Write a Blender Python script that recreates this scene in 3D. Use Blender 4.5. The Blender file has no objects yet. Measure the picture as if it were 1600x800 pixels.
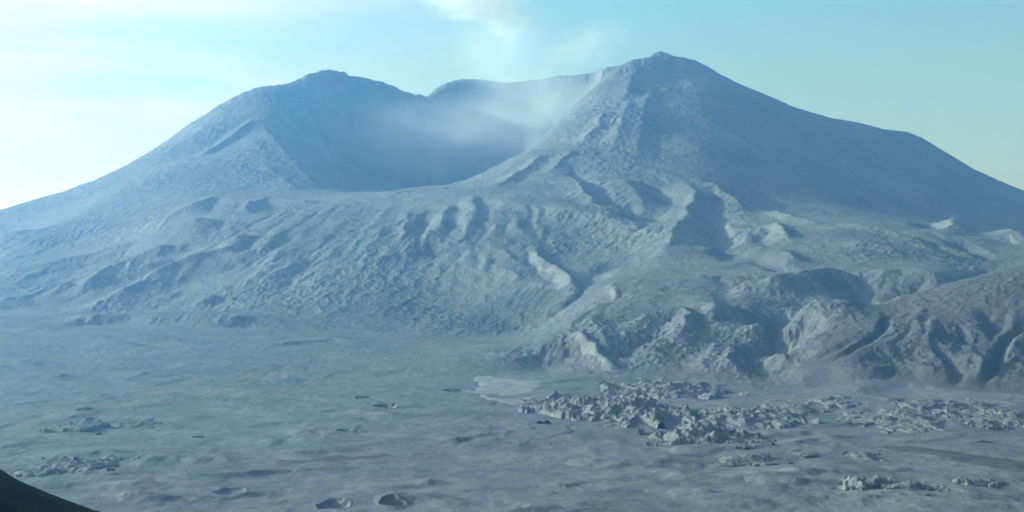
import bpy, math, time
import numpy as np

T0 = time.time()
F = 2323.0            # focal length in photo pixels (1600 wide)
CZ = 300.0            # eye height above the pumice plain, metres
rng = np.random.default_rng(7)

# ------------------------------------------------------------------ scene basics
sc = bpy.context.scene
COL = sc.collection
cam_d = bpy.data.cameras.new('camera')
cam = bpy.data.objects.new('camera', cam_d); COL.objects.link(cam)
cam.location = (0, 0, CZ); cam.rotation_euler = (math.radians(90), 0, 0)
cam_d.angle = 2*math.atan(800/F); cam_d.clip_start = 1; cam_d.clip_end = 200000
sc.camera = cam

# ------------------------------------------------------------------ noise
PERM = rng.permutation(4096).astype(np.int32)
GA = rng.random(4096)*2*math.pi
GX = np.cos(GA).astype(np.float32); GY = np.sin(GA).astype(np.float32)
def perlin(x, y):
    xi = np.floor(x); yi = np.floor(y)
    fx = (x-xi).astype(np.float32); fy = (y-yi).astype(np.float32)
    xi = xi.astype(np.int64) & 4095; yi = yi.astype(np.int64) & 4095
    u = fx*fx*fx*(fx*(fx*6-15)+10); v = fy*fy*fy*(fy*(fy*6-15)+10)
    def g(ix, iy, dx, dy):
        h = PERM[(PERM[ix & 4095] + iy) & 4095]
        return GX[h]*dx + GY[h]*dy
    a = g(xi, yi, fx, fy); b = g(xi+1, yi, fx-1, fy)
    c = g(xi, yi+1, fx, fy-1); d = g(xi+1, yi+1, fx-1, fy-1)
    ab = a+(b-a)*u; cd = c+(d-c)*u
    return (ab+(cd-ab)*v)*1.5
def fbm(x, y, wl, octs, gain=.5):
    s = np.zeros(np.shape(x), np.float32); a = 1.; f = 1./wl
    for o in range(octs):
        s += a*perlin(x*f+o*17.3, y*f+o*9.1); a *= gain; f *= 2.03
    return s
def ridged(x, y, wl, octs, gain=.5):
    s = np.zeros(np.shape(x), np.float32); a = 1.; f = 1./wl; w = 1.
    for o in range(octs):
        n = 1-np.abs(perlin(x*f+o*31.7, y*f+o*5.9))*1.6
        n = np.clip(n, -.2, 1); n = n*n
        s += a*n*w; w = np.clip(n*1.4, 0, 1); a *= gain; f *= 2.1
    return s
def sstep(a, b, x):
    t = np.clip((x-a)/(b-a), 0, 1); return t*t*(3-2*t)

# ------------------------------------------------------------------ large forms: surveyed points (u, v, distance)
def W(u, v, D): return ((u-800)/F*D, D, CZ-(v-400)/F*D)
P = []
left_crest = [(-500,460,7000),(-300,412,7300),(-150,370,7600),(0,328,7800),(60,310,7900),(100,299,8000),(150,281,8100),(200,257,8200),(250,227,8350),
  (300,191,8500),(340,166,8600),(380,144,8700),(410,135,8800),(440,132,8900),(460,127,8950),(480,116,9000),(500,111,9050),
  (520,109,9100),(538,112,9100),(546,119,9130),(580,124,9200),(600,128,9300),(630,142,9500),(665,151,9900)]
south_rim = [(680,139,10100),(700,128,10200),(720,124,10300),(740,123,10350),(770,127,10350),(800,129,10300),(840,124,10200),
  (880,119,10100),(920,114,9900),(955,104,9500)]
right_crest = [(1015,90,8750),(1023,82,8780),(1032,79,8800),(1042,82,8800),(1050,87,8780),(1085,94,8750),(1100,101,8700),(1125,115,8600),(1150,129,8550),
  (1200,149,8600),(1240,167,8620),(1300,185,8680),(1345,192,8720),(1380,202,8760),(1418,206,8800),(1440,215,8800),(1480,239,8850),
  (1520,263,8900),(1560,282,8950),(1600,298,9000),(1700,335,9100),(1850,375,9200),(2000,410,9200)]
west_arm = [(1004,90,8740),(990,92,8700),(968,103,8600),(950,116,8480),(935,130,8350),(915,150,8180),(890,178,8000),(870,198,7850),
  (850,213,7700),(825,234,7500),(800,246,7300),(780,257,7150),(760,270,7000),(740,281,6850),(720,289,6720)]
lip = [(690,291,6650),(650,294,6650),(600,301,6600),(550,306,6550),(520,310,6550),(450,316,6500),(410,330,6200)]
east_arm = [(490,135,8950),(450,160,8550),(420,178,8300),(404,186,8200),(425,215,7900),(445,238,7700),(465,258,7500),(485,280,7300),(505,298,7050)]
east_spur = [(390,196,8150),(370,210,8050),(350,224,7950),(330,238,7800),(312,248,7700),(290,252,7600),(260,262,7450),(225,275,7350),(190,292,7250),(140,315,7150),(90,343,7000),(45,368,6900),(-20,395,6700),(-200,440,6400)]
P += [W(*p) for p in left_crest+south_rim+right_crest+west_arm+lip+east_arm+east_spur]
for (u,v,D) in left_crest[:12]+right_crest[8:]:
    x,y,z = W(u,v,D); P += [(x*1.05, y+700, z-260), (x*1.12, y+2200, max(z-750, 60)), ]
for (u,v,D) in left_crest[11:]+south_rim:
    x,y,z = W(u,v,D); P += [(x*1.03, y+380, z-150), (x*1.08, y+800, z-380)]
# between the left skyline and the spur: a shallow trough
P += [W(*p) for p in [(60,330,7500),(130,308,7550),(200,278,7650),(260,245,7850),(320,205,8100),(370,180,8300),(0,352,7300)]]
# crater floor and inner walls, back slopes (x, y, z)
P += [(-700,7500,590),(-450,7500,590),(-300,7300,600),(-650,8200,640),(-300,8200,650),(-120,7800,670),(-550,8900,680),(-200,9100,700),(100,9000,720),
  (350,8800,800),(-820,8600,800),(-800,9100,900),(60,8400,800),(-350,9600,860),(0,9700,900),(300,9500,900),(-650,9400,900),(620,9100,1080),
  (900,9300,1470),(760,9650,1500),(-440,12800,500),(600,12800,500),(1900,11000,600),(3000,10500,300),
  (-2200,11000,600),(-3400,10500,300),(-5200,9500,150),(5200,9500,200),(-5200,12500,60),(5200,12500,60),(0,14000,250),(-5200,7000,160),(5200,7000,250)]
body = [
 (0,450,5550),(0,478,5250),(0,425,5900),(0,400,6300),(0,372,6700),(100,478,5200),(100,450,5500),(100,420,5850),(100,390,6250),(100,362,6650),
 (200,480,5100),(200,455,5350),(200,425,5600),(200,400,5900),(200,365,6300),(200,335,6700),(200,300,7100),
 (300,478,5050),(300,440,5300),(300,400,5600),(300,372,5800),(300,350,5950),(300,322,6400),(300,300,6900),(300,272,7300),
 (400,472,4970),(400,430,5200),(400,395,5450),(400,358,5800),(400,335,6100),(390,300,6900),(400,260,7400),(400,225,7800),
 (500,468,4950),(500,430,5180),(500,390,5450),(500,350,5800),(500,328,6150),(450,290,7000),
 (600,466,4950),(600,430,5160),(600,390,5420),(600,350,5750),(600,320,6150),
 (700,465,4940),(700,430,5140),(700,390,5380),(700,350,5680),(700,312,6120),
 (800,463,4880),(800,430,5080),(800,390,5330),(800,350,5630),(800,312,6000),(800,278,6500),
 (870,455,4850),(870,400,5280),(870,350,5650),(870,305,6100),(870,262,6650),(870,232,7200),
 (950,440,4750),(950,405,5200),(950,375,5420),(950,342,5680),(950,300,6150),(950,260,6650),(950,220,7150),(950,182,7600),(950,150,8000),
 (1000,420,4950),(1000,385,5300),(1000,350,5650),(1000,310,6100),(1000,270,6550),(1000,220,7150),(1000,170,7750),(1000,130,8250),
 (1050,385,5250),(1050,350,5700),(1050,320,6000),(1050,290,6350),(1050,250,6850),(1050,200,7450),(1050,150,8050),(1050,118,8450),
 (1100,385,5200),(1100,350,5600),(1100,312,6050),(1100,282,6450),(1100,230,7050),(1100,175,7750),(1100,135,8250),
 (1160,330,5900),(1160,300,6400),(1160,250,7050),(1160,205,7600),(1160,165,8150),
 (1250,302,6700),(1250,262,7250),(1250,222,7780),(1250,190,8250),(1350,318,7000),(1350,282,7480),(1350,245,7980),(1350,215,8380),
 (1450,333,7200),(1450,302,7700),(1450,268,8180),(1450,240,8550),(1550,348,7300),(1550,318,7900),(1550,295,8500),(1650,352,7800),(1800,385,7900),(1800,400,5200),
 (950,455,4600),(950,480,4300),(1050,430,4750),(1050,470,4330),(1050,400,5000),(1150,440,4550),(1150,482,4130),(1150,400,4950),(1150,360,5450),
 (1250,440,4500),(1250,484,4040),(1250,400,4900),(1250,350,5500),(1350,420,4650),(1350,380,5000),(1350,350,5500),(1350,470,4150),
 (1450,405,4800),(1450,372,5200),(1450,425,4500),(1550,402,4900),(1550,375,5250),(1650,400,4800),
 (1000,502,4150),(1000,540,3850),(1000,578,3680),(900,505,4150),(900,540,3950),(900,582,3700),(1100,498,4080),(1100,555,3800),(1100,592,3560),
 (1195,512,3950),(1185,560,3700),(1190,596,3520),(1222,585,3600),(1226,560,3850),(1232,532,4060),(850,520,4420),(850,575,3880),
 (1248,534,3760),(1252,580,3560),(1300,502,3860),(1380,480,3950),(1450,456,4000),(1530,431,4050),(1600,415,4100),(1700,398,4200),(1850,380,4200),
 (1300,555,3570),(1300,590,3480),(1400,540,3580),(1400,572,3500),(1400,606,3380),(1500,505,3700),(1500,555,3500),(1500,613,3310),
 (1350,520,3700),(1350,552,3540),(1385,525,3650),(1450,485,3840),(1450,530,3600),(1450,580,3430),(1550,470,3830),(1550,530,3580),(1550,585,3390),(1320,575,3480),
 (1600,500,3700),(1600,560,3480),(1600,617,3260),(1800,560,3400),(1800,610,3200)]
P += [W(*p) for p in body]
P += [((1450-800)/F*4350,4350,188),((1530-800)/F*4450,4450,222),((1600-800)/F*4550,4550,235),((1370-800)/F*4250,4250,150)]
def plain_z(x, y):   # pumice plain rising gently to the foot of the volcano
    return np.interp(y, [0, 2300, 3200, 3600, 4200, 4600, 5000], [-6, -2, 0, 10, 45, 68, 90])
for u in range(-500, 2101, 130):
    for D in (1000, 1300, 1700, 2200, 2700, 3150):
        x = (u-800)/F*D; P.append((x, D, float(plain_z(x, D))))
for u in range(-600, 851, 110):
    for D in (3500, 3900, 4300, 4650) + ((4900,) if u < 250 else ()):
        x = (u-800)/F*D; P.append((x, D, float(plain_z(x, D))))
P = np.array(P)

X0, X1, Y0, Y1, ST = -5500., 5500., 800., 13200., 10.
gx = np.arange(X0, X1+1, ST); gy = np.arange(Y0, Y1+1, ST)
NX, NY = len(gx), len(gy)
def solve_rbf():
    p = P[:, :2]/1000; n = len(p); c2 = .06**2
    r = np.sqrt(((p[:, None]-p[None])**2).sum(-1)+c2)
    A = np.zeros((n+3, n+3)); A[:n, :n] = r - np.eye(n)*0.002
    A[:n, n] = 1; A[:n, n+1:] = p; A[n:, :n] = A[:n, n:].T
    w = np.linalg.solve(A, np.concatenate([P[:, 2], [0, 0, 0]]))
    # evaluate on a grid at 2x step, then upsample
    ex = gx[::2]; ey = gy[::2]
    out = np.zeros((len(ey), len(ex)), np.float32)
    p32 = p.astype(np.float32); w32 = w.astype(np.float32)
    for j, yy in enumerate(ey):
        d = np.sqrt((ex[:, None]/1000-p32[None, :, 0])**2 + ((yy/1000-p32[:, 1])**2+c2)[None])
        out[j] = d.astype(np.float64) @ w[:n] + w[n] + w[n+1]*ex/1000 + w[n+2]*yy/1000
    jy = np.clip((gy-ey[0])/(2*ST), 0, len(ey)-1.001); jx = np.clip((gx-ex[0])/(2*ST), 0, len(ex)-1.001)
    iy = jy.astype(int); ix = jx.astype(int); fy = (jy-iy)[:, None]; fx = (jx-ix)[None]
    a = out[iy][:, ix]; b = out[iy][:, ix+1]; c = out[iy+1][:, ix]; d = out[iy+1][:, ix+1]
    return ((a*(1-fx)+b*fx)*(1-fy)+(c*(1-fx)+d*fx)*fy).astype(np.float32)
H = solve_rbf()
GXX, GYY = np.meshgrid(gx, gy)

def bil(A, x, y):
    jx = np.clip((x-X0)/ST, 0, NX-1.001); jy = np.clip((y-Y0)/ST, 0, NY-1.001)
    ix = jx.astype(np.int32); iy = jy.astype(np.int32); fx = (jx-ix).astype(np.float32); fy = (jy-iy).astype(np.float32)
    k = iy*NX+ix; R = A.ravel()
    return (R[k]*(1-fx)+R[k+1]*fx)*(1-fy)+(R[k+NX]*(1-fx)+R[k+NX+1]*fx)*fy
def hit(u, v, A=None):      # where the sight line to a surveyed point meets the terrain
    A = H if A is None else A
    y = np.arange(1000, 12000, 6.); x = (u-800)/F*y; z = CZ-(v-400)/F*y
    d = bil(A, x, y)-z
    k = np.nonzero(d > 0)[0]
    if len(k) == 0: k = [int(np.argmax(d))]
    return x[k[0]], y[k[0]]

# ------------------------------------------------------------------ secondary ridges (h>0) and gullies (h<0)
def stroke(pts, h, wl, wr, p=1.3, taper=.25, world=False, base=None):
    """wl/wr: width to the left/right of the walking direction"""
    global H
    q = np.array([hit(*a, base) for a in pts]) if not world else np.array(pts, float)
    seg = np.hypot(*np.diff(q, axis=0).T); L = np.concatenate([[0], np.cumsum(seg)]); Lt = L[-1]+1e-6
    m = max(wl, wr)+20
    ax, bx = q[:, 0].min()-m, q[:, 0].max()+m; ay, by = q[:, 1].min()-m, q[:, 1].max()+m
    i0, i1 = max(int((ax-X0)/ST), 0), min(int((bx-X0)/ST)+2, NX); j0, j1 = max(int((ay-Y0)/ST), 0), min(int((by-Y0)/ST)+2, NY)
    if i1 <= i0 or j1 <= j0: return
    xx = GXX[j0:j1, i0:i1]; yy = GYY[j0:j1, i0:i1]
    xx = xx + 14*perlin(xx/110, yy/110); yy = yy + 14*perlin(xx/110+50, yy/110)
    best = np.full(xx.shape, 1e9); side = np.zeros(xx.shape); tt = np.zeros(xx.shape)
    for k in range(len(q)-1):
        dx, dy = q[k+1]-q[k]; l2 = dx*dx+dy*dy+1e-6
        t = np.clip(((xx-q[k, 0])*dx+(yy-q[k, 1])*dy)/l2, 0, 1)
        ex = xx-(q[k, 0]+t*dx); ey = yy-(q[k, 1]+t*dy); d = np.hypot(ex, ey)
        s = dx*ey-dy*ex
        b = d < best
        best = np.where(b, d, best); side = np.where(b, s, side); tt = np.where(b, (L[k]+t*seg[k])/Lt, tt)
    w = np.where(side > 0, wl, wr)
    a = np.clip(1-best/w, 0, 1)
    prof = a**p
    if taper > 0:
        tp = np.minimum(sstep(0, taper, tt), sstep(0, taper, 1-tt)); prof = prof*(.12+.88*tp)
    H[j0:j1, i0:i1] += (h*prof).astype(np.float32)
def bump(u, v, h, rx, ry, p=1.0, rot=0):
    global H
    x, y = hit(u, v)
    m = max(rx, ry)+30
    i0, i1 = max(int((x-m-X0)/ST), 0), min(int((x+m-X0)/ST)+2, NX); j0, j1 = max(int((y-m-Y0)/ST), 0), min(int((y+m-Y0)/ST)+2, NY)
    xx = GXX[j0:j1, i0:i1]-x; yy = GYY[j0:j1, i0:i1]-y
    c, s = math.cos(rot), math.sin(rot); a = (xx*c+yy*s)/rx; b = (-xx*s+yy*c)/ry
    r = np.sqrt(a*a+b*b)*(1+.25*perlin(xx/90+x, yy/90+y))
    H[j0:j1, i0:i1] += (h*(np.clip(1-r*r, 0, 1))**p).astype(np.float32)

B0 = H.copy()
def S(pts, h, wl, wr, **k):
    u, v = np.mean([p[0] for p in pts]), np.mean([p[1] for p in pts])
    g = .62 if (u > 820 and v > 395) else (.52 if (430 < u < 820 and v > 300) else .8)
    stroke(pts, h*g, wl*.85, wr*.85, base=B0, **k)
S([(403,188),(425,216),(465,259),(508,300)], 12, 60, 70, taper=.2)
S([(402,188),(380,202),(345,228),(312,247)], 26, 60, 70, taper=.1)
for pts in ([(520,130),(545,190),(575,250)], [(590,140),(620,200),(650,270)], [(470,150),(500,210),(540,280)], [(640,160),(665,210),(690,260)], [(560,150),(590,215),(610,280)]):
    S(pts, 20, 60, 80)
S([(290,252),(340,256),(385,256)], 10, 60, 60)
S([(435,285),(455,280),(480,290)], 16, 60, 60)
S([(410,262),(430,268)], 12, 60, 60)
# left foothills
S([(400,330),(370,325),(340,320),(320,325),(300,332),(260,345),(215,362)], 45, 160, 110)
S([(350,350),(310,352),(270,362),(235,380),(200,395)], 38, 150, 90)
S([(200,350),(140,362),(80,375),(20,392)], 30, 160, 90)
S([(240,375),(180,395),(110,412),(40,425),(-20,435)], 34, 160, 100)
S([(300,385),(255,400),(205,420),(160,440),(130,455),(85,462)], 55, 200, 120)
S([(125,440),(105,452),(82,465)], 25, 80, 80)
S([(400,372),(370,385),(330,395),(290,418),(262,432)], 36, 120, 110)
S([(445,352),(420,368),(390,385),(350,402),(300,420),(250,440),(205,462),(150,482),(110,492)], 52, 170, 110)
S([(425,362),(385,392),(345,408)], -46, 80, 90)
S([(395,318),(420,314),(455,318),(490,322)], 42, 110, 110)
S([(380,335),(395,322),(408,316)], 25, 60, 60)
S([(345,470),(320,478),(300,484)], 22, 60, 60)
S([(540,398),(480,412),(455,430),(452,460)], -22, 110, 60)
S([(60,470),(0,480),(-60,480)], 20, 120, 90)
# breach ramp: gullies and knobs
S([(740,305),(742,325),(738,345),(728,365),(720,380)], 26, 70, 70)
S([(752,305),(755,330),(748,360)], -24, 80, 60)
S([(640,335),(655,335),(668,345),(660,372),(672,385),(680,420)], -28, 70, 90)
S([(645,330),(635,345),(632,365),(640,385)], 28, 90, 60)
S([(690,350),(668,372),(662,388)], 30, 70, 80)
S([(660,395),(700,392),(740,398)], -22, 80, 120)
S([(700,320),(690,345),(680,365)], 16, 60, 50)
S([(520,300),(560,303),(620,302),(680,296),(718,290)], 10, 60, 90)
for k in range(46):
    u = rng.uniform(430, 800); v = rng.uniform(320, 400); L = rng.uniform(40, 90)
    lean = np.interp(u, [430, 620, 800], [-1.1, -.5, 0.05])
    pts = [(u+lean*L*t+rng.uniform(-4, 4), v+L*.75*t) for t in np.linspace(0, 1, 6)]
    pts = [p for p in pts if p[1] < 462]
    if len(pts) > 2: S(pts, rng.choice([-1, 1])*rng.uniform(3, 7), rng.uniform(35, 80), rng.uniform(35, 80))
for k in range(26):
    u = rng.uniform(60, 430); v = rng.uniform(385, 470); L = rng.uniform(40, 100)
    pts = [(u-L*t, v+L*.3*t+rng.uniform(-3, 3)) for t in np.linspace(0, 1, 6)]
    S([p for p in pts if p[1] < 478] or pts, rng.choice([-1, 1])*rng.uniform(7, 15), rng.uniform(30, 70), rng.uniform(30, 70))
for k in range(150):
    u = rng.uniform(430, 870); v = rng.uniform(312, 430); L = rng.uniform(20, 60)
    lean = np.interp(u, [430, 620, 800], [-1.3, -.5, 0.05])+rng.uniform(-.15, .15)
    pts = [(u+lean*L*t+rng.uniform(-2, 2), v+L*.7*t) for t in np.linspace(0, 1, 5)]
    pts = [p for p in pts if p[1] < 462]
    if len(pts) > 2: S(pts, rng.choice([-1, 1])*rng.uniform(3, 6.5), rng.uniform(22, 38), rng.uniform(22, 38))
# front buttress below the right summit
S([(885,275),(900,288),(925,310),(950,328),(972,345)], 38, 60, 120)
S([(895,262),(905,285),(930,312),(958,338)], -44, 110, 40)
S([(960,280),(985,300),(1002,320),(1008,338)], 36, 130, 160, p=1.1)
S([(975,320),(1010,345),(1040,352)], -28, 110, 110)
S([(1045,275),(1070,290),(1085,312),(1075,340),(1065,362),(1050,385),(1040,400),(1035,412)], 46, 110, 160, p=1.05)
S([(1020,300),(1060,325),(1080,335)], -26, 80, 80)
S([(1105,285),(1120,305),(1150,325),(1175,335)], 42, 170, 120)
S([(1110,330),(1120,352),(1130,380),(1150,402),(1160,412)], -44, 130, 110)
S([(1130,345),(1145,355),(1135,372)], 20, 90, 60)
for a, b in ((372, 1118), (379, 1124), (388, 1126), (365, 1112)):
    S([(1062, a+4), (1085, a), (b, a+2)], 7, 40, 40)
S([(820,330),(870,335),(920,345),(960,355),(1000,372),(1020,390)], 40, 260, 150, p=1.1)
S([(1030,395),(1000,405),(960,412),(930,425),(905,452)], -34, 150, 90)
S([(826,385),(835,400),(850,415),(868,428),(885,436),(900,450),(908,456)], 34, 55, 70, p=1.6)
S([(812,392),(828,412),(850,432),(880,446)], -14, 60, 60)
S([(912,440),(905,455),(892,468),(875,480),(868,496)], -26, 50, 50)
S([(800,345),(815,360),(828,378)], 14, 60, 60)
S([(760,410),(790,425),(820,440)], 14, 70, 70)
S([(850,240),(830,262),(800,280),(770,300)], 24, 80, 90)
S([(905,235),(880,250),(862,268)], 22, 80, 80)
S([(950,175),(930,205),(905,228)], 26, 100, 90)
S([(985,150),(975,185),(965,215),(960,240)], 30, 140, 110)
S([(1000,105),(985,130),(975,160)], 24, 110, 110)
S([(1020,140),(1005,180),(1000,220),(990,250)], 26, 120, 120)
S([(1055,145),(1030,138),(1000,140)], 14, 60, 60)
# dark right flank: faint ribs
for (a, b, c, d, h) in ((1120,140,1300,240,14),(1180,200,1380,300,12),(1250,190,1450,290,14),(1330,215,1520,310,12),(1080,170,1250,280,12),(1400,225,1560,315,12)):
    S([(a+(c-a)*t, b+(d-b)*t+rng.uniform(-4, 4)) for t in np.linspace(0, 1, 7)], h, 110, 110)
# right foothills
S([(1248,298),(1275,305),(1310,308),(1350,318),(1390,330)], 46, 60, 110)
S([(1415,306),(1450,314),(1490,318),(1560,328),(1640,345)], 52, 60, 130)
S([(1415,345),(1450,350),(1470,362)], -48, 120, 120)
S([(1495,325),(1500,345),(1478,366),(1520,378)], 42, 110, 110)
S([(1200,330),(1240,345),(1290,355)], 20, 80, 70)
S([(1205,352),(1222,365),(1238,378)], 26, 60, 60)
S([(1195,362),(1188,372),(1200,385)], -26, 80, 80)
S([(1200,395),(1225,400),(1250,415)], 34, 80, 80)
S([(1165,400),(1200,412),(1235,428)], -26, 70, 70)
S([(1310,350),(1380,365),(1440,382),(1500,400)], 20, 90, 70)
S([(1300,380),(1380,390),(1460,402),(1540,410)], 22, 120, 80)
S([(1380,355),(1440,378),(1490,398),(1530,408)], -20, 60, 60)
S([(1490,378),(1520,392),(1560,405)], -26, 60, 60)
S([(1570,368),(1590,378),(1620,388)], 42, 110, 110)
# lower right
S([(1190,465),(1205,450),(1250,440),(1300,432),(1325,425)], 46, 120, 150, p=1.1)
S([(1330,432),(1342,448),(1335,470)], -52, 120, 100)
S([(1200,478),(1250,476),(1310,478)], -22, 60, 60)
S([(1212,450),(1222,455)], 22, 60, 60, taper=0)
S([(1350,420),(1385,428),(1372,445),(1355,470)], 26, 60, 60)
S([(1365,432),(1385,436),(1370,452),(1350,478)], -26, 50, 50)
S([(1460,435),(1430,450),(1400,462),(1375,475)], -28, 60, 60)
S([(1560,418),(1520,432),(1480,440),(1460,450)], -22, 30, 36)
S([(1120,430),(1135,450),(1130,470),(1150,485)], -20, 80, 80)
S([(1100,485),(1115,480),(1125,492)], 24, 55, 70)
S([(960,440),(957,455),(962,470)], 16, 50, 50)
for k in range(16):
    v = rng.uniform(415, 478); u = rng.uniform(930, 1150); L = rng.uniform(60, 160)
    S([(u+L*t, v+rng.uniform(-2, 2)) for t in np.linspace(0, 1, 5)], rng.choice([-1, 1])*rng.uniform(4, 9), 60, 60)
# rocky buttress in front
S([(945,478),(925,490),(905,505),(895,515)], 28, 60, 110)
S([(898,520),(915,535),(930,552),(948,568),(962,582)], 36, 30, 60, p=1.2)
S([(925,500),(935,525),(950,545)], 16, 60, 50)
S([(975,560),(990,540),(1015,525),(1045,520)], -42, 90, 70)
S([(980,515),(1010,505),(1045,495),(1062,490),(1072,500),(1068,525),(1075,545)], 38, 50, 60, p=1.1)
S([(835,555),(850,545),(870,548),(890,560)], 22, 60, 80)
S([(1085,500),(1105,492),(1125,500)], 18, 50, 60, taper=.1)
S([(1140,540),(1120,545),(1105,560),(1095,585)], 24, 50, 60)
S([(1185,535),(1160,548),(1140,560),(1150,590)], 34, 60, 90)
S([(1165,545),(1185,560),(1195,590)], -26, 60, 60)
S([(1205,560),(1225,565),(1228,580)], 26, 50, 60)
S([(1230,500),(1215,530),(1222,550),(1240,570)], -30, 60, 70)
S([(1200,495),(1185,515),(1190,530)], 22, 60, 60)
S([(1290,500),(1260,512),(1240,530)], -26, 50, 60)
# right hill
S([(1398,490),(1385,505),(1372,520),(1352,538),(1320,555),(1290,570)], -34, 18, 20, p=1.1)
S([(1345,530),(1310,545),(1260,565)], -14, 20, 22)
S([(1430,500),(1415,520),(1395,545)], -9, 22, 22)
S([(1602,500),(1590,515),(1575,528),(1568,548),(1552,570),(1543,590),(1541,606)], -50, 22, 24, p=1.1)
S([(1470,540),(1480,560),(1492,580),(1498,606)], -26, 24, 26)
S([(1500,570),(1518,562),(1535,572),(1530,598)], 24, 45, 45)
S([(1350,590),(1390,578),(1440,576),(1480,590)], 16, 45, 45)
S([(1480,520),(1520,530),(1545,528)], -20, 45, 50)
S([(1525,480),(1555,500),(1560,520)], -18, 45, 45)
S([(1610,520),(1590,540),(1580,560)], 22, 50, 50)
for k in range(12):
    u = rng.uniform(1420, 1580); v = rng.uniform(475, 510); L = rng.uniform(25, 55)
    S([(u-L*.15*t, v+L*t) for t in np.linspace(0, 1, 4)], rng.choice([-1, 1])*rng.uniform(5, 10), 28, 28)
for k in range(110):
    v = 545+250*rng.random()**.8; u = rng.uniform(-20, 1620); L = rng.uniform(50, 220)*(.6+(v-545)/400)
    if (v < 600 and u > 830): continue
    w1 = rng.uniform(-.08, .05); ph = rng.uniform(0, 6)
    pts = [(u+L*t, v+w1*L*t+4*math.sin(ph+5*t)) for t in np.linspace(0, 1, 7)]
    stroke(pts, rng.uniform(1.8, 4.8), rng.uniform(50, 120), rng.uniform(14, 24), p=.9, base=B0)
for k in range(60):
    v = rng.uniform(570, 795); u = rng.uniform(0, 1600)
    if (v < 610 and u > 830): continue
    bump(u, v, rng.uniform(1.5, 4.5), rng.uniform(15, 60), rng.uniform(20, 70))
# bluff on the plain, left
S([(85,512),(130,505),(200,504),(280,504),(350,508),(400,505),(450,510)], 34, 170, 60, p=.8)
S([(150,520),(200,530),(270,545)], -7, 90, 60)
S([(400,545),(450,538),(520,532),(580,540)], 14, 120, 45, p=.9)
S([(530,535),(560,530),(600,535)], 7, 90, 40)
S([(630,480),(655,485),(680,492)], -8, 50, 50)
S([(480,490),(560,482),(640,478),(690,490)], 10, 80, 50)
print('forms', time.time()-T0)

# ------------------------------------------------------------------ water erosion
def blur(A, n=1):
    for _ in range(n):
        A = (A + np.roll(A, 1, 0) + np.roll(A, -1, 0) + np.roll(A, 1, 1) + np.roll(A, -1, 1))/5
    return A
relief = sstep(20, 120, H)                 # 0 on the plain, 1 on slopes
flank = np.maximum(sstep(.10, .16, GXX/GYY)*sstep(6300, 6900, GYY), sstep(-.15, -.13, GXX/GYY)*sstep(.02, -.02, GXX/GYY-(GYY-8800)*.00008)*sstep(6800, 7300, GYY)*.8)     # the smooth right flank
H += (relief*(1-.6*flank)*(4*fbm(GXX, GYY, 420, 5, .5) + 2*ridged(GXX, GYY, 170, 3))).astype(np.float32)
def erode(n, steps, seed, k_e=.33, k_d=.06, cap=5.0):
    r = np.random.default_rng(seed)
    x = r.uniform(2, NX-3, n); y = r.uniform(2, (11000-Y0)/ST, n)
    dx = np.zeros(n); dy = np.zeros(n); vel = np.ones(n); wat = np.ones(n); sed = np.zeros(n)
    R = H.ravel(); N = R.size
    for s in range(steps):
        ix = x.astype(np.int64); iy = y.astype(np.int64); fx = x-ix; fy = y-iy; k = iy*NX+ix
        a, b, c, d = R[k], R[k+1], R[k+NX], R[k+NX+1]
        gxv = (b-a)*(1-fy)+(d-c)*fy; gyv = (c-a)*(1-fx)+(d-b)*fx
        h0 = (a*(1-fx)+b*fx)*(1-fy)+(c*(1-fx)+d*fx)*fy
        dx = dx*.25-gxv*.75; dy = dy*.25-gyv*.75
        l = np.hypot(dx, dy)+1e-9; dx = dx/l; dy = dy/l
        nx = np.clip(x+dx, 2, NX-3); ny = np.clip(y+dy, 2, NY-3)
        jx = nx.astype(np.int64); jy = ny.astype(np.int64); gx_ = nx-jx; gy_ = ny-jy; kk = jy*NX+jx
        h1 = (R[kk]*(1-gx_)+R[kk+1]*gx_)*(1-gy_)+(R[kk+NX]*(1-gx_)+R[kk+NX+1]*gx_)*gy_
        dh = h1-h0
        C = np.maximum(-dh, .05)*vel*wat*cap*.1
        dep = np.where(dh > 0, np.minimum(dh, sed), (sed-C)*k_d)
        er = np.minimum((C-sed)*k_e, np.maximum(-dh, 0)*.5)
        amt = np.where((sed > C) | (dh > 0), dep, -er)
        sed = np.maximum(sed-amt, 0)
        for off, w in ((0, (1-fx)*(1-fy)), (1, fx*(1-fy)), (NX, (1-fx)*fy), (NX+1, fx*fy)):
            R += np.bincount(k+off, weights=amt*w, minlength=N).astype(np.float32)
        vel = np.sqrt(np.clip(vel*vel*.9-dh*.25, .04, 9)); wat *= .985
        x, y = nx, ny
    return R.reshape(NY, NX)
Hb = H.copy()
for i in range(5):
    H = erode(50000, 70, 100+i)
dH = np.clip(H-Hb, -12, 6)
hx, hy = hit(1440, 530, B0)
hillm = np.exp(-(((GXX-hx)/420)**2+((GYY-hy-60)/380)**2))
fanm = np.exp(-(((GXX+550)/900)**2+((GYY-5500)/900)**2)).astype(np.float32)
H = Hb + dH*relief*(.55-.43*flank)*(1-.8*hillm)*(1-.7*fanm)
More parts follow.
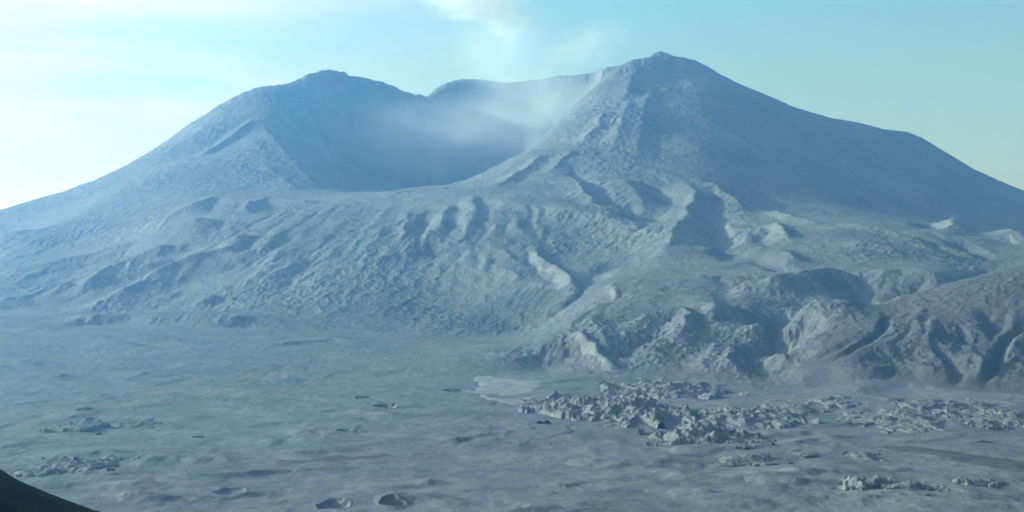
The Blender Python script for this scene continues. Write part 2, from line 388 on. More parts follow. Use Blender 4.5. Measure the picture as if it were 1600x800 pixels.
# bring the skyline to its surveyed height
sil = np.array(left_crest+south_rim+[p for p in west_arm[:3]][::-1]+right_crest)
sil = sil[np.argsort(sil[:, 0])]
su = np.linspace(-120, 1720, 921)
sy = np.arange(5500, 11500, 25.)
jag = 2.0*fbm(su, su*0+3.3, 34, 4, .65)*np.interp(su, [0, 380, 470, 960, 1100, 1200, 1600], [.25, .5, 1.1, .9, .7, .25, .2])
for it in range(4):
    ang = np.stack([(bil(H, (u-800)/F*sy, sy)-CZ)/sy for u in su])
    k = ang.argmax(1); ystar = sy[k]; vnow = 400-F*ang[np.arange(len(su)), k]
    vt = np.interp(su, sil[:, 0], sil[:, 1])-jag
    dz = (vnow-vt)*ystar/F
    GU = GXX/np.maximum(GYY, 1)*F+800
    ysg = np.interp(GU, su, ystar); dzg = np.interp(GU, su, dz)*((GU > -120) & (GU < 1720))
    wd = np.where(GYY > ysg, 900, 200)          # trim the far side too
    H = H + (dzg*np.exp(-((GYY-ysg)/wd)**2)).astype(np.float32)
    print('skyline error px', float(np.abs(vnow-vt).max()), float(np.abs(vnow-vt).mean()))
H = H.astype(np.float32)
print('eroded', time.time()-T0)

# ------------------------------------------------------------------ fine relief, one height function for everything
gyg, gxg = np.gradient(blur(H, 3), ST)
SLOPE = np.hypot(gxg, gyg).astype(np.float32)
REL = blur(sstep(6, 45, H)*np.clip(.2+SLOPE*2., 0, 1.)*(1-.6*flank), 4).astype(np.float32)
ROCK = np.zeros_like(H)          # rocky patches: the buttress, the craggy side of the right hill
for (u, v, rx, ry, a) in ((1000,545,230,260,1.),(1150,560,170,200,1.),(920,520,120,200,.9),(1500,520,150,110,.7),(1600,560,140,160,.4),(1220,530,90,160,.9),
                          (860,425,170,260,.5),(640,440,330,330,.15),(965,200,280,700,.9),(880,300,350,400,.5),(480,220,300,500,.4),(760,160,600,500,.5),(1010,330,260,300,.3)):
    x, y = hit(u, v)
    ROCK = np.maximum(ROCK, a*np.exp(-(((GXX-x)/rx)**2+((GYY-y)/ry)**2)))
ROCK = ROCK.astype(np.float32)
pits = [(520,791,22,5,'large pit with a pale right wall at the near edge of the plain'),
        (612,781,16,4.5,'round pit with a bright right wall, right of the largest pit'),
        (362,769,20,2.2,'broad shallow pit with a crumbled rim near the bottom left'),
        (602,638,27,5,'oval dark pit in the middle of the plain, nearer of a close pair'),
        (570,624,24,4,'narrow dark pit in the middle of the plain, farther of a close pair'),
        (538,676,15,3.5,'tiny thin pit below the close pair of pits'),
        (136,641,24,4,'thin dark pit far out on the left of the plain'),
        (313,683,14,3,'tiny dark pit right of the dark scarp on the left'),
        (712,611,34,4.5,'long thin dark pit left of the pale ash flat')]
PIT = []
for (u, v, r, d, lab) in pits:
    x, y = hit(u, v); PIT.append((x, y, r, d*1.9, lab))
FAN = fanm
def height(x, y, cut=True):
    h = bil(H, x, y); rel = bil(REL, x, y); rock = bil(ROCK, x, y)
    patch = .62+.75*sstep(-.45, .55, fbm(x+4000, y, 520, 3)); rel = rel*patch; rock = rock*(.45+.55*patch)
    wx = x+18*perlin(x/150, y/150); wy = y+18*perlin(x/150+9, y/150)
    h = h + rel*(2.2*(ridged(wx, wy, 90, 5, .5)-.6) + 1.2*fbm(wx, wy, 40, 4, .55) + 1.8*(ridged(x+200, y, 30, 3, .6)-.6) + .9*fbm(x, y, 13, 2, .6))
    h = h + rock*(2.4*(ridged(wx+500, wy, 44, 5, .65)-.6) + 2.5*fbm(x, y, 14, 3, .6))
    pl = np.clip(1-rel/patch*3, 0, 1)
    fan = bil(FAN, x, y)*sstep(40, 110, h)
    kx = np.interp(x, [-2000, -1300, -500, 100], [1.0, .85, .38, .05])
    ac = x-kx*(y-4800)
    h = h + fan*patch*(.9*(ridged(ac/1.0, y*.14+20*perlin(x/200, y/200), 60, 4, .6)-.6))
    n1 = fbm(x*.6+300, y*.6, 420, 3, .5)
    h = h + pl*(4.2*n1 + 1.8*fbm(x*.8, y*.6, 110, 5, .6) + .65*(ridged(wx, wy*.5, 48, 4, .6)-.6)*sstep(-.5, .6, n1+.3*fbm(x, y, 200, 2)))
    # low scarps: terraced edges of old flows
    t = fbm(x*.8+900, y*.55+70, 520, 4, .5)*3.2
    h = h + pl*1.5*sstep(-.2,.45,fbm(x+77,y,380,3))*(np.floor(t)+sstep(.0, .14, t-np.floor(t)))
    if cut:
        for (px, py, r, d, _) in PIT:
            q = np.hypot(x-px, (y-py)/1.5)/r
            h = h - np.where(q < 1, (d+9)*np.clip(1-q*q, 0, 1)**.6, 0)
    return h

# ------------------------------------------------------------------ mesh helpers
def mesh_grid(name, V, quads, mat, smooth=True, normals=None):
    me = bpy.data.meshes.new(name)
    me.vertices.add(len(V)); me.vertices.foreach_set('co', V.astype(np.float32).ravel())
    nq = len(quads); me.loops.add(nq*4); me.loops.foreach_set('vertex_index', quads.astype(np.int32).ravel())
    me.polygons.add(nq); me.polygons.foreach_set('loop_start', np.arange(0, nq*4, 4, dtype=np.int32))
    me.update(calc_edges=True)
    if smooth: me.polygons.foreach_set('use_smooth', np.ones(nq, bool))
    if mat: me.materials.append(mat)
    if normals is not None: me.normals_split_custom_set_from_vertices(normals)
    return me
def link(name, me, **kw):
    o = bpy.data.objects.new(name, me); COL.objects.link(o)
    for k, v in kw.items(): o[k] = v
    return o
def gridquads(ny, nx):
    a = (np.arange(ny-1)[:, None]*nx+np.arange(nx-1)[None]).ravel()
    return np.stack([a, a+1, a+nx+1, a+nx], 1)

# ------------------------------------------------------------------ materials
def ash_mat(name, dark, mid, light, scale=1., cw=.14, rough=.9, bump=1., streak=(1, 1, 1), bands=False, fine=1.0):
    m = bpy.data.materials.new(name); m.use_nodes = True; nt = m.node_tree; N = nt.nodes; L = nt.links; N.clear()
    out = N.new('ShaderNodeOutputMaterial'); b = N.new('ShaderNodeBsdfPrincipled'); L.new(b.outputs[0], out.inputs[0])
    b.inputs['Roughness'].default_value = rough; b.inputs['Specular IOR Level'].default_value = .12
    g = N.new('ShaderNodeNewGeometry'); mp = N.new('ShaderNodeMapping'); L.new(g.outputs['Position'], mp.inputs[0])
    mp.inputs['Scale'].default_value = streak
    def noise(sc_, det, rgh, dist=0, src=None):
        n = N.new('ShaderNodeTexNoise'); n.inputs['Scale'].default_value = sc_; n.inputs['Detail'].default_value = det
        n.inputs['Roughness'].default_value = rgh; n.inputs['Distortion'].default_value = dist
        L.new(mp.outputs[0] if src is None else src, n.inputs['Vector']); return n
    n1 = noise(.0042*scale, 9, .62, .6); n2 = noise(.03*scale, 6, .6, .3)
    mx = N.new('ShaderNodeMath'); mx.operation = 'MULTIPLY_ADD'; L.new(n2.outputs[0], mx.inputs[0]); mx.inputs[1].default_value = .45
    ma = N.new('ShaderNodeMath'); ma.operation = 'MULTIPLY'; L.new(n1.outputs[0], ma.inputs[0]); ma.inputs[1].default_value = .55
    L.new(ma.outputs[0], mx.inputs[2])
    cr = N.new('ShaderNodeValToRGB'); L.new(mx.outputs[0], cr.inputs[0])
    e = cr.color_ramp.elements; e[0].position = .5-cw; e[0].color = (*dark, 1); e[1].position = .5+cw; e[1].color = (*light, 1)
    k = e.new(.5); k.color = (*mid, 1)
    n4 = noise(.16*scale, 5, .72)                      # grain: gravel, blocks and small stains
    g4 = N.new('ShaderNodeMath'); g4.operation = 'MULTIPLY_ADD'; L.new(n4.outputs[0], g4.inputs[0]); g4.inputs[1].default_value = .62; g4.inputs[2].default_value = -.31
    g5 = N.new('ShaderNodeMath'); g5.operation = 'ADD'; L.new(g4.outputs[0], g5.inputs[0]); L.new(mx.outputs[0], g5.inputs[1]); L.new(g5.outputs[0], cr.inputs[0])
    L.new(cr.outputs[0], b.inputs['Base Color'])
    n3 = noise(.11*fine, 8, .68, .2)
    bp = N.new('ShaderNodeBump'); bp.inputs['Strength'].default_value = .55*bump; bp.inputs['Distance'].default_value = 5.0
    L.new(n3.outputs[0], bp.inputs['Height']); L.new(bp.outputs[0], b.inputs['Normal'])
    return m
M_volc = ash_mat('volcano_ash', (.11,.11,.112), (.165,.162,.16), (.225,.218,.21), scale=.8, bump=1.2)
M_foot = ash_mat('foothill_ash', (.09,.089,.09), (.14,.137,.134), (.195,.189,.18), scale=1.6, bump=1.5)
M_plain = ash_mat('pumice', (.085,.087,.089), (.14,.139,.136), (.185,.182,.172), streak=(.75, .75, 1), scale=2.2, bump=1.1, fine=.8, cw=.125)
M_hill = ash_mat('hill_ash', (.062,.059,.057), (.098,.094,.09), (.135,.129,.122), scale=2.2, bump=1.4)
M_mound = ash_mat('debris_rock', (.075,.073,.07), (.14,.135,.128), (.235,.225,.21), scale=5, bump=.5, fine=2.4)
M_pale = ash_mat('pale_ash', (.15,.148,.143), (.23,.225,.215), (.33,.32,.30), scale=9, bump=.3)
M_streak = ash_mat('pale_scree', (.12,.118,.113), (.19,.185,.175), (.31,.30,.28), scale=12, bump=.9)
M_mud = ash_mat('damp_mud', (.05,.047,.043), (.075,.071,.066), (.12,.115,.108), scale=9, bump=.3)
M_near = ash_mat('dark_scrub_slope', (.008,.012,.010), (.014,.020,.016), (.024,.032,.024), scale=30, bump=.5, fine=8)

# ------------------------------------------------------------------ terrain sheets
ncol, y_a, y_b = 1480, 1050., 13000.
us = np.linspace(-.56, .56, ncol)
nrow = 1500
ys = np.exp(np.linspace(math.log(y_a), math.log(y_b), nrow))
YY = np.repeat(ys[:, None], ncol, 1); XX = YY*us[None]
ZZ = np.zeros_like(XX, dtype=np.float32)
for j in range(0, nrow, 100): ZZ[j:j+100] = height(XX[j:j+100], YY[j:j+100])
print('heights', time.time()-T0)
# regions: each hill or mountain is its own sheet, meeting the plain without a gap
base = blur(H, 12)
def inpoly(px, py, poly):
    r = np.zeros(px.shape, bool); n = len(poly); j = n-1
    for i in range(n):
        xi, yi = poly[i]; xj, yj = poly[j]
        c = ((yi > py) != (yj > py)) & (px < (xj-xi)*(py-yi)/(yj-yi+1e-9)+xi); r ^= c; j = i
    return r
wxx = XX+45*perlin(XX/160, YY/160); wyy = YY+45*perlin(XX/160+33, YY/160)
foot = np.interp(XX/YY*F+800, [-300,0,200,450,850,880,2000], [5020,5020,4980,4900,4880,4850,4850])
REG = np.zeros(XX.shape, np.int8)                                   # 0 plain
REG[wyy > foot] = 1                                                 # 1 volcano
fh = [(W(u, v, D)[0], D) for (u, v, D) in [(835,0,3900),(850,0,3750),(960,0,3640),(1100,0,3540),(1235,0,3480),(1330,0,3950),(1450,0,4180),(1620,0,4500),(1950,0,4700)]]
REG[inpoly(wxx, wyy, fh+[(W(1950,0,5600)[0],5600),(W(1200,0,5300)[0],5300),(W(1010,0,5150)[0],5150),(W(900,0,4800)[0],4800),(W(870,0,4400)[0],4400)])] = 2
REG[inpoly(wxx, wyy, [(W(1236,0,3480)[0],3480),(W(1400,0,3390)[0],3390),(W(1620,0,3255)[0],3255),(W(1950,0,3150)[0],3150),
      (W(1950,0,4700)[0],4700),(W(1620,0,4500)[0],4500),(W(1450,0,4180)[0],4180),(W(1330,0,3950)[0],3950)])] = 3
V = np.stack([XX, YY, ZZ], -1).reshape(-1, 3)
Q = gridquads(nrow, ncol)
# shared normals so that neighbouring sheets shade continuously
vz = ZZ.astype(np.float64)
du = np.stack([np.gradient(XX, axis=1), np.gradient(YY, axis=1), np.gradient(vz, axis=1)], -1)
dv = np.stack([np.gradient(XX, axis=0), np.gradient(YY, axis=0), np.gradient(vz, axis=0)], -1)
NN = np.cross(du, dv); NN /= np.linalg.norm(NN, axis=-1, keepdims=True); NN = NN.reshape(-1, 3)
rq = REG[:-1, :-1].ravel()
info = {0: ('plain', M_plain, 'broad grey pumice plain spreading below the volcano, streaked and pitted'),
        1: ('volcano', M_volc, 'ash covered volcano with a breached crater, a peak either side of the gap'),
        2: ('foothills', M_foot, 'gullied grey foothills and crags below the right peak'),
        3: ('hill', M_hill, 'rounded grey hill with dark gullies at the right edge of the plain')}
cats = {0: 'plain', 1: 'volcano', 2: 'foothills', 3: 'hill'}
for r, (nm, mt, lab) in info.items():
    q = Q[rq == r]; used = np.unique(q); remap = np.zeros(len(V), np.int64); remap[used] = np.arange(len(used))
    me = mesh_grid(nm, V[used], remap[q], mt, normals=NN[used])
    link(nm, me, kind='structure', label=lab, category=cats[r])
print('sheets', time.time()-T0)

# ground all round, running out to the horizon, dropping under the detailed sheets
gs = 250.; gr = np.arange(-14500, 14501, gs); GX2, GY2 = np.meshgrid(gr, gr)
inside_grid = (GX2 > X0) & (GX2 < X1) & (GY2 > Y0) & (GY2 < Y1)
hh = bil(H, np.clip(GX2, X0, X1), np.clip(GY2, Y0, Y1)).astype(np.float64)
fade = np.exp(-(np.maximum(0, np.maximum(np.abs(GX2)-X1, np.maximum(GY2-Y1, Y0-GY2)))/2500)**2)
hh = hh*fade + (1-fade)*(40+60*fbm(GX2, GY2, 5000, 3))
deep = (np.abs(GX2) < .56*GY2-120) & (GY2 > 1100) & (GY2 < 12900)
hh = np.where(deep, hh-70, hh-5)
hh = np.where((np.abs(GX2) < 2500) & (GY2 < 1150) & (GY2 > -1500), -12, hh)
me = mesh_grid('ground', np.stack([GX2, GY2, hh], -1).reshape(-1, 3), gridquads(len(gr), len(gr)), M_volc)
link('ground', me, kind='structure', label='distant ash covered ground running out to the horizon', category='ground')

# hillside at the viewpoint: falls away below the eye, a spur rising at the left
ax = np.arange(-620, 621, 4.); ay = np.arange(-300, 1250, 4.); AX, AY = np.meshgrid(ax, ay)
ridge = 296.5-.36*np.maximum(AY-6, 0)-.0006*np.maximum(AY-6, 0)**2*0-.25*np.maximum(-AY, 0)*.3
dxs = -(AX+138)
spur = 240+np.where(dxs > 0, .55*dxs, 0.48*dxs+.003*np.minimum(-dxs, 60)**2)
spur = spur-np.where(AY > 400, .62, .30)*(np.sqrt((AY-400)**2+900)-30)
spur = np.minimum(spur, 330-.06*np.abs(AX))
hz = np.maximum(ridge, spur)
soft = 6.; hz = np.maximum(ridge, spur)+soft*np.exp(-np.abs(ridge-spur)/soft)*.35
hz = hz+.9*fbm(AX, AY, 38, 5, .55)*sstep(8, 60, np.hypot(AX, AY))+.3*ridged(AX, AY, 12, 3)*sstep(8, 60, np.hypot(AX, AY))
hz = np.where(AY > 0, np.minimum(hz, CZ-2+0*AY+np.where(np.hypot(AX, AY) > 40, 60, 0)), hz)
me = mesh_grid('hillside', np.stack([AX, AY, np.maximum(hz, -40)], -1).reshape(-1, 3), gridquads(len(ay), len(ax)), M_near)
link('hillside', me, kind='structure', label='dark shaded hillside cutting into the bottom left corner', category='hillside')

# ------------------------------------------------------------------ craters pits on the plain
hfull = lambda x, y: height(x, y, False)
def polar_patch(cx, cy, R, nr, na, zf):
    rr = np.linspace(0.02, 1, nr)[:, None]*R; aa = np.linspace(0, 2*math.pi, na, endpoint=False)[None]
    x = cx+rr*np.cos(aa); y = cy+1.5*rr*np.sin(aa); z = zf(x, y)
    V = np.stack([x, y, z], -1).reshape(-1, 3)-np.array([cx, cy, 0])
    a = (np.arange(nr-1)[:, None]*na+np.arange(na)[None]); b = (np.arange(nr-1)[:, None]*na+(np.arange(na)[None]+1) % na)
    q = np.stack([a, a+na, b+na, b], -1).reshape(-1, 4)
    return V, q
for (cx, cy, r, d, lab) in PIT:
    def zf(x, y):
        q = np.hypot(x-cx, (y-cy)/1.5)/r*(1+.24*perlin((x-cx)/14+cx, (y-cy)/14+cy))
        base_ = hfull(x, y)
        bowl = -d*np.clip(1-(q/.93)**2, 0, 1)**.55
        rim = .25*np.exp(-((q-.98)/.10)**2)
        edge = .35-2.4*sstep(1.12, 1.34, q)
        return base_+bowl+rim+edge+.5*fbm(x, y, 9, 3)*np.clip(1.1-q, 0, 1)
    V_, q_ = polar_patch(cx, cy, r*1.35, 36, 88, zf)
    me = mesh_grid('steam_pit', V_, q_, M_plain)
    o = link('steam_pit', me, label=lab, category='pit', group='pits on the plain'); o.location = (cx, cy, 0)

# pale ash flats and dark mud, draped on the plain
def drape(name, pts, mat, label, cat, rise=.9):
    q = np.array([hit(*p) for p in pts]); m = 30
    xs = np.arange(q[:, 0].min()-m, q[:, 0].max()+m, 6); yy = np.arange(q[:, 1].min()-m, q[:, 1].max()+m, 6)
    A, B = np.meshgrid(xs, yy)
    ins = inpoly(A+16*fbm(A, B, 60, 3), B+40*fbm(A+70, B, 70, 3), [tuple(p) for p in q])
    f = blur(ins.astype(float), 2)
    z = height(A, B)+rise*sstep(.2, .75, f)-.9
    keep = (f > .1)
    Qd = gridquads(len(yy), len(xs)); k = keep.ravel(); Qd = Qd[k[Qd].all(1)]
    used = np.unique(Qd); rm = np.zeros(k.size, int); rm[used] = np.arange(len(used))
    c = q.mean(0); Vd = np.stack([A-c[0], B-c[1], z+.35], -1).reshape(-1, 3)[used]
    me = mesh_grid(name, Vd, rm[Qd], mat)
    o = link(name, me, label=label, category=cat, kind='structure'); o.location = (c[0], c[1], 0)
drape('ash_flat', [(737,590),(760,588),(800,592),(845,594),(850,600),(820,612),(790,618),(762,612),(745,612),(752,602)], M_pale, 'pale whitish ash flat beside the rock debris, upper one', 'ash flat', 1.6)
drape('ash_flat', [(745,618),(780,622),(835,622),(820,630),(790,634),(770,628)], M_pale, 'narrow pale ash strip below the larger ash flat', 'ash flat', 1.6)
drape('ash_flat', [(115,494),(150,496),(160,500),(130,501),(105,498)], M_pale, 'thin bright streak at the foot of the volcano on the left', 'ash flat', 1.6)
for pts, lab in (
  ([(822,384),(830,384),(845,402),(862,420),(885,432),(902,446),(906,456),(895,458),(878,444),(858,432),(842,416),(830,402)], 'pale winding scree gully running down below the right peak'),
  ([(893,516),(900,515),(915,532),(930,545),(946,560),(962,580),(958,584),(940,572),(922,556),(905,538)], 'bright scree chute on the left edge of the rocky crag'),
  ([(738,306),(744,308),(746,330),(740,350),(728,366),(722,374),(726,360),(736,342),(739,322)], 'thin pale scree line high on the slope below the crater lip'),
  ([(908,500),(925,484),(945,474),(950,480),(930,495),(912,510)], 'pale scree patch above the bright chute'),
  ([(1205,352),(1212,352),(1235,374),(1228,378),(1216,366)], 'short pale scree streak on the slope right of the middle'),
  ([(1478,358),(1486,340),(1496,334),(1500,352),(1494,364)], 'pale triangular scree face on the far right slope'),
  ([(1575,366),(1592,370),(1600,382),(1588,384),(1576,376)], 'pale scree patch near the right edge of the mountain'),
  ([(955,452),(962,452),(966,468),(958,472)], 'small bright scree spot on the middle foothill'),
  ([(978,140),(984,138),(992,150),(986,154)], 'small pale scree spot high on the right peak')):
    drape('scree', pts, M_streak, lab, 'scree', 2.2)
drape('mud_flow', [(1386,700),(1410,699),(1460,706),(1520,713),(1600,722),(1640,728),(1640,740),(1580,737),(1520,728),(1460,716),(1400,708)], M_mud, 'dark brown damp mud channel among the debris mounds on the right', 'mud flow', 1.5)
drape('mud_flow', [(430,718),(480,716),(540,712),(600,710),(608,714),(560,718),(500,721),(440,724)], M_mud, 'thin dark brown streak across the near plain', 'mud flow', 1.5)

# ------------------------------------------------------------------ debris mounds
def mound_mesh(seed, n=64, jag=1., site=None):
    a = np.linspace(-1.25, 1.25, n); A, B = np.meshgrid(a, a)
    s = seed*37.7
    r = np.hypot(A, B)*(1+.55*fbm(A+s, B, .6, 4))
    env = np.clip(1-r, 0, 1)**.75
    if site is None: ka, kb = 1., 1.
    else: ka, kb = site[2]/70, site[3]/70
    rg = ridged(A*ka+s, B*kb+s, .55, 5, .52); fb = fbm(A*ka+s+40, B*kb, .62, 5, .55)
    z = env**.9*(.62+.36*fb+.15*jag*(rg-.5))+.07*env*fbm(A*ka+s, B*kb, .11, 3, .6)
    z = z/ max(z.max(), 1e-3) - .30*sstep(.85, 1.12, r)
    keep = (r < 1.12).ravel()
    Qm = gridquads(n, n); Qm = Qm[keep[Qm].all(1)]
    used = np.unique(Qm); rm = np.zeros(keep.size, int); rm[used] = np.arange(len(used))
    if site is not None:       # a big heap sits on its own piece of ground
        cx, cy, hw, hd, hh_, z0 = site
        gz = height(A*hw+cx, B*hd+cy)-z0
        V_ = np.stack([A*hw, B*hd, z*hh_+gz], -1).reshape(-1, 3)[used]
    else: V_ = np.stack([A, B, z], -1).reshape(-1, 3)[used]
    return mesh_grid('debris_mound', V_, rm[Qm], M_mound)
small = [mound_mesh(i+20, 44, .5) for i in range(14)]
def place(me, u, v, hw, hd, hh_, label, group, rot=0., name='debris_mound', cat='rock mound'):
    x, y = hit(u, v); z = float(height(np.array([x]), np.array([y]))[0])
    o = link(name, me, label=label, category=cat)
    if group: o['group'] = group
    o.location = (x, y, z-.06*hh_); o.scale = (hw, hd, hh_*1.0); o.rotation_euler = (0, 0, rot)
    return o
G0 = 'large debris heaps'; HG = 1.05
heaps = [  # u, v, half width, half depth, height, mesh, label
 (905,642,95,190,27,0,'long jagged heap of debris, its pale left flank facing the ash flats'),
 (985,645,95,200,32,1,'tallest jagged debris heap in the centre of the debris field'),
 (1095,684,78,120,30,2,'steep craggy debris heap with a pale left face at the near end of the field'),
 (1050,612,130,220,22,3,'wide low rubble heap on the far side of the debris field'),
 (1160,655,100,170,20,4,'dark low rubble heap trailing right of the craggy heap'),
 (850,632,50,90,12,5,'small jagged heap where the debris field meets the ash strip'),
 (1150,690,50,60,9,0,'low dark rubble heap below the debris field'),
 (120,733,58,75,10,1,'dark craggy heap near the dark hillside at the lower left'),
 (60,742,34,45,6,4,'low rubble apron left of the dark craggy heap'),
 (1352,765,32,36,15,2,'dark pyramid shaped mound at the bottom right of the plain'),
 (1415,768,40,34,10,5,'twin peaked mound just right of the dark pyramid mound'),
 (1530,760,30,26,9,0,'long low mound with a pale tip near the lower right corner'),
 (1400,655,80,140,13,3,'broad rubble heap in the middle of the right hand debris band'),
 (1480,640,85,120,14,1,'pale knobbly rubble heap under the gullied hill'),
 (1560,650,80,130,11,4,'wide rubble heap at the right end of the debris band'),
 (1535,664,36,50,11,5,'sharp small mound in front of the right end of the debris band'),
 (1240,640,50,90,8,2,'low rubble heap between the two debris bands'),
 (1310,632,45,90,8,5,'low pale rubble heap left of the broad rubble heap'),
 (130,667,46,65,9,3,'dark ragged scarp block far out on the left of the plain'),
 (205,662,42,60,5,1,'low pale rubble just right of the dark ragged scarp block'),
 (1350,718,24,30,6,0,'small isolated dark mound left of the mud channel'),
 (1170,722,50,40,7,3,'low rubble patch on the near plain below the debris field'),
]
for i, (u, v, hw, hd, h_, mi, lab) in enumerate(heaps):
    x, y = hit(u, v); z0 = float(height(np.array([x]), np.array([y]))[0])
    me = mound_mesh(i+1, int(min(240, 60+hw*1.8)), site=(x, y, hw, hd, h_*HG, z0))
    o = link('debris_mound', me, label=lab, category='rock mound', group=G0); o.location = (x, y, z0)
fields = [  # ellipse centre, radii in the survey, count, size range m, label, group
 ((950,635),(110,32),62,(6,20),'jagged grey knob in the crowded central debris field','knobs in the central debris field'),
 ((1110,660),(110,45),60,(6,18),'rough knob on the right slope of the central debris field','knobs right of the centre'),
 ((1440,645),(150,24),50,(6,17),'rough pale knob in the band under the gullied hill','knobs under the gullied hill'),
 ((1255,640),(70,28),16,(6,14),'small scattered knob between the two debris bands','knobs between the bands'),
 ((745,634),(55,6),16,(7,14),'small dark knob in the row along the ash strip','knobs along the ash strip'),
 ((1230,705),(80,22),16,(5,11),'small scattered knob on the near plain below the debris','knobs on the near plain'),
 ((1450,700),(150,30),18,(4,9),'small low knob beside the dark mud channel','knobs beside the mud channel'),
 ((1400,772),(110,12),16,(4,9),'small rubble knob around the pyramid shaped mound','knobs at the lower right'),
 ((110,732),(95,16),16,(5,12),'small rubble knob around the craggy heap at lower left','knobs at the lower left'),
 ((150,664),(110,7),16,(5,12),'small rubble knob along the dark scarp on the left plain','knobs along the left scarp'),
]
for (c, rr, n, (s0, s1), lab, grp) in fields:
    for k in range(n):
        t = rng.uniform(0, 2*math.pi); q = math.sqrt(rng.uniform(0, 1))
        s = s0+(s1-s0)*rng.random()**2.2
        place(small[rng.integers(len(small))], c[0]+rr[0]*q*math.cos(t), c[1]+rr[1]*q*math.sin(t), s*rng.uniform(.9, 1.5), s*rng.uniform(.8, 1.3),
              s*rng.uniform(.13, .28), lab, grp, rng.uniform(0, 6.28))
print('mounds', time.time()-T0)

# ------------------------------------------------------------------ steam
def vol_mat(name, color, dens, scale, thr, aniso=.35):
    m = bpy.data.materials.new(name); m.use_nodes = True; nt = m.node_tree; N = nt.nodes; L = nt.links; N.clear()
    out = N.new('ShaderNodeOutputMaterial'); v = N.new('ShaderNodeVolumePrincipled'); L.new(v.outputs[0], out.inputs['Volume'])
    v.inputs['Color'].default_value = (*color, 1); v.inputs['Anisotropy'].default_value = aniso
    tc = N.new('ShaderNodeTexCoord'); nz = N.new('ShaderNodeTexNoise'); L.new(tc.outputs['Object'], nz.inputs['Vector'])
    nz.inputs['Scale'].default_value = scale; nz.inputs['Detail'].default_value = 4; nz.inputs['Roughness'].default_value = .6; nz.inputs['Distortion'].default_value = .4
    ln = N.new('ShaderNodeVectorMath'); ln.operation = 'LENGTH'; L.new(tc.outputs['Object'], ln.inputs[0])
    mr = N.new('ShaderNodeMapRange'); L.new(ln.outputs['Value'], mr.inputs[0]); mr.inputs[1].default_value = 1.0; mr.inputs[2].default_value = .15
    mr.inputs[3].default_value = 0; mr.inputs[4].default_value = 1
    mr2 = N.new('ShaderNodeMapRange'); L.new(nz.outputs[0], mr2.inputs[0]); mr2.inputs[1].default_value = thr; mr2.inputs[2].default_value = thr+.3
    mu = N.new('ShaderNodeMath'); mu.operation = 'MULTIPLY'; L.new(mr.outputs[0], mu.inputs[0]); L.new(mr2.outputs[0], mu.inputs[1])
    m2 = N.new('ShaderNodeMath'); m2.operation = 'MULTIPLY'; L.new(mu.outputs[0], m2.inputs[0]); m2.inputs[1].default_value = dens
    L.new(m2.outputs[0], v.inputs['Density'])
    return m
import bmesh
def steam(label, u, v, D, sx, sy, sz, dens, scale, thr, tilt=0., g=.3):
    bm = bmesh.new(); bmesh.ops.create_icosphere(bm, subdivisions=3, radius=1.0)
    me = bpy.data.meshes.new('steam'); bm.to_mesh(me); bm.free()
    me.materials.append(vol_mat('steam_'+str(int(u)), (1., .95, .88) if v < 40 else (.97,.98,1.), dens, scale, thr, g))
    o = link('steam', me, kind='stuff', label=label, category='steam')
    o.location = W(u, v, D); o.scale = (sx, sy, sz); o.rotation_euler = (0, tilt, 0)
    return o
steam('bright steam rising inside the crater behind the right arm', 835, 175, 8950, 520, 480, 360, .0030, 1.6, .38)
steam('soft steam pooled low inside the crater', 700, 215, 8500, 820, 480, 300, .0019, 1.5, .34)
steam('thin steam veil drifting up from the crater between the peaks', 790, 70, 9200, 380, 400, 420, .0022, 1.4, .35)
steam('broad cream puff of steam at the top edge', 750, -12, 9300, 400, 300, 190, .022, 2.4, .40, -.15)
steam('small trailing puff of steam just under the broad puff', 790, 28, 9350, 190, 200, 160, .009, 2.2, .40, .3)
steam('faint steam patch left of the right summit', 915, 68, 9400, 330, 300, 170, .003, 1.8, .38, -.2)
steam('small steam wisp on the crater side of the right arm', 835, 222, 7850, 80, 90, 110, .005, 1.6, .35)

# ------------------------------------------------------------------ air
bm = bmesh.new(); bmesh.ops.create_cube(bm, size=1.0); me = bpy.data.meshes.new('haze'); bm.to_mesh(me); bm.free()
hm = bpy.data.materials.new('air'); hm.use_nodes = True; nt = hm.node_tree; nt.nodes.clear()
out = nt.nodes.new('ShaderNodeOutputMaterial'); hv = nt.nodes.new('ShaderNodeVolumePrincipled'); nt.links.new(hv.outputs[0], out.inputs['Volume'])
hv.inputs['Color'].default_value = (.30, .52, 1.0, 1); hv.inputs['Absorption Color'].default_value = (1, 1, 1, 1); hv.inputs['Density'].default_value = 8.6e-5; hv.inputs['Anisotropy'].default_value = .78
me.materials.append(hm)
hz_o = link('haze', me, kind='stuff', label='thin blue haze filling the air before the volcano', category='haze')
zb, zt = -260., 2450.
hz_o.location = (0, 0, (zb+zt)/2); hz_o.scale = (29200, 29200, zt-zb)

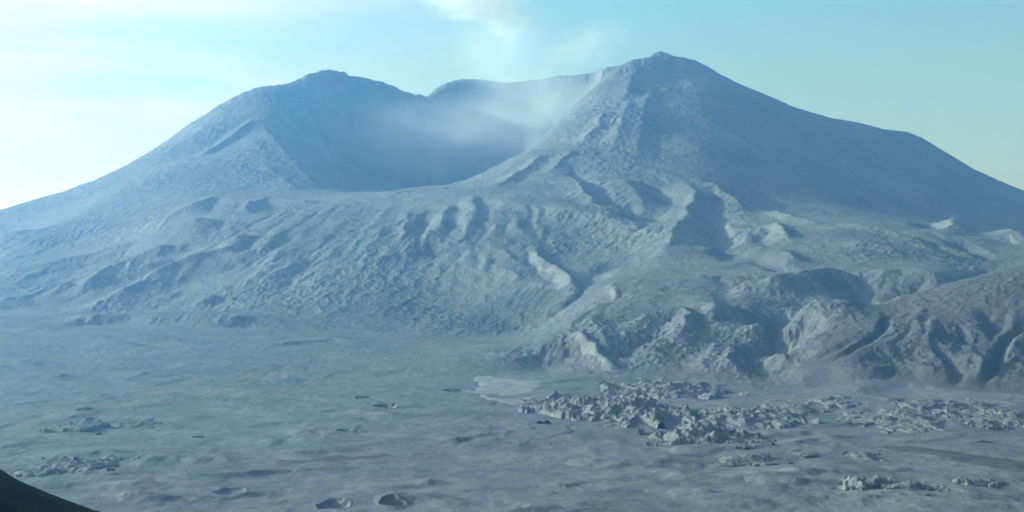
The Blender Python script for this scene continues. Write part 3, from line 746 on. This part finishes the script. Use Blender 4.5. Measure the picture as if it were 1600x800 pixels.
# ------------------------------------------------------------------ light
SUN_AZ = math.radians(72)     # to the left of the view direction
SUN_EL = math.radians(17)
d = np.array([-math.sin(SUN_AZ)*math.cos(SUN_EL), math.cos(SUN_AZ)*math.cos(SUN_EL), math.sin(SUN_EL)])
sl = bpy.data.lights.new('sun', 'SUN'); sl.energy = 5.0; sl.angle = math.radians(.5); sl.color = (1., .95, .87)
so = bpy.data.objects.new('sun', sl); COL.objects.link(so)
from mathutils import Vector
so.rotation_euler = Vector(-d).to_track_quat('-Z', 'Y').to_euler()
SKYTINT = (1.22, .96, .67, 1)
w = bpy.data.worlds.new('World'); sc.world = w; w.use_nodes = True; nt = w.node_tree; N = nt.nodes; L = nt.links
bg = N['Background']; bg.inputs['Strength'].default_value = .10
sky = N.new('ShaderNodeTexSky'); sky.sky_type = 'NISHITA'; sky.sun_disc = False
sky.sun_elevation = SUN_EL; sky.sun_rotation = -SUN_AZ; sky.altitude = 1300; sky.air_density = 1.0; sky.dust_density = 3.0; sky.ozone_density = 1.5
tc = N.new('ShaderNodeTexCoord'); mp = N.new('ShaderNodeMapping'); L.new(tc.outputs['Generated'], mp.inputs[0])
mp.inputs['Rotation'].default_value = (0, math.radians(-14), 0); mp.inputs['Scale'].default_value = (2.2, 2.2, 14)
nz = N.new('ShaderNodeTexNoise'); L.new(mp.outputs[0], nz.inputs['Vector']); nz.inputs['Scale'].default_value = 2.2; nz.inputs['Detail'].default_value = 7
nz.inputs['Roughness'].default_value = .55; nz.inputs['Distortion'].default_value = .5
r1 = N.new('ShaderNodeMapRange'); L.new(nz.outputs[0], r1.inputs[0]); r1.inputs[1].default_value = .32; r1.inputs[2].default_value = .70
sx = N.new('ShaderNodeSeparateXYZ'); L.new(tc.outputs['Generated'], sx.inputs[0])
r2 = N.new('ShaderNodeMapRange'); L.new(sx.outputs[0], r2.inputs[0]); r2.inputs[1].default_value = .06; r2.inputs[2].default_value = -.34; r2.interpolation_type = 'SMOOTHSTEP'
mu = N.new('ShaderNodeMath'); mu.operation = 'MULTIPLY'; L.new(r1.outputs[0], mu.inputs[0]); L.new(r2.outputs[0], mu.inputs[1])
mx = N.new('ShaderNodeMix'); mx.data_type = 'RGBA'; L.new(mu.outputs[0], mx.inputs[0]); L.new(sky.outputs[0], mx.inputs[6]); mx.inputs[7].default_value = (6.8, 5.6, 4.8, 1)
ti = N.new('ShaderNodeMix'); ti.data_type = 'RGBA'; ti.blend_type = 'MULTIPLY'; ti.inputs[0].default_value = 1
L.new(mx.outputs[2], ti.inputs[6]); ti.inputs[7].default_value = SKYTINT; L.new(ti.outputs[2], bg.inputs['Color'])

vs = sc.view_settings; vs.view_transform = 'Standard'; vs.look = 'None'; vs.gamma = 1; vs.exposure = .93
try:
    vs.use_white_balance = True; vs.white_balance_temperature = 4250; vs.white_balance_tint = -17
except Exception as e: print('wb', e)
sc.cycles.use_denoising = True
sc.cycles.denoiser = 'OPENIMAGEDENOISE'; sc.cycles.denoising_input_passes = 'RGB_ALBEDO_NORMAL'; sc.cycles.denoising_prefilter = 'ACCURATE'
sc.cycles.sample_clamp_direct = 3.0; sc.cycles.sample_clamp_indirect = 2.0
sc.cycles.volume_bounces = 3; sc.cycles.max_bounces = 5; sc.cycles.diffuse_bounces = 2
sc.cycles.volume_step_rate = 1.0; sc.cycles.volume_max_steps = 96
sc.cycles.filter_width = 1.6
print('done', time.time()-T0)
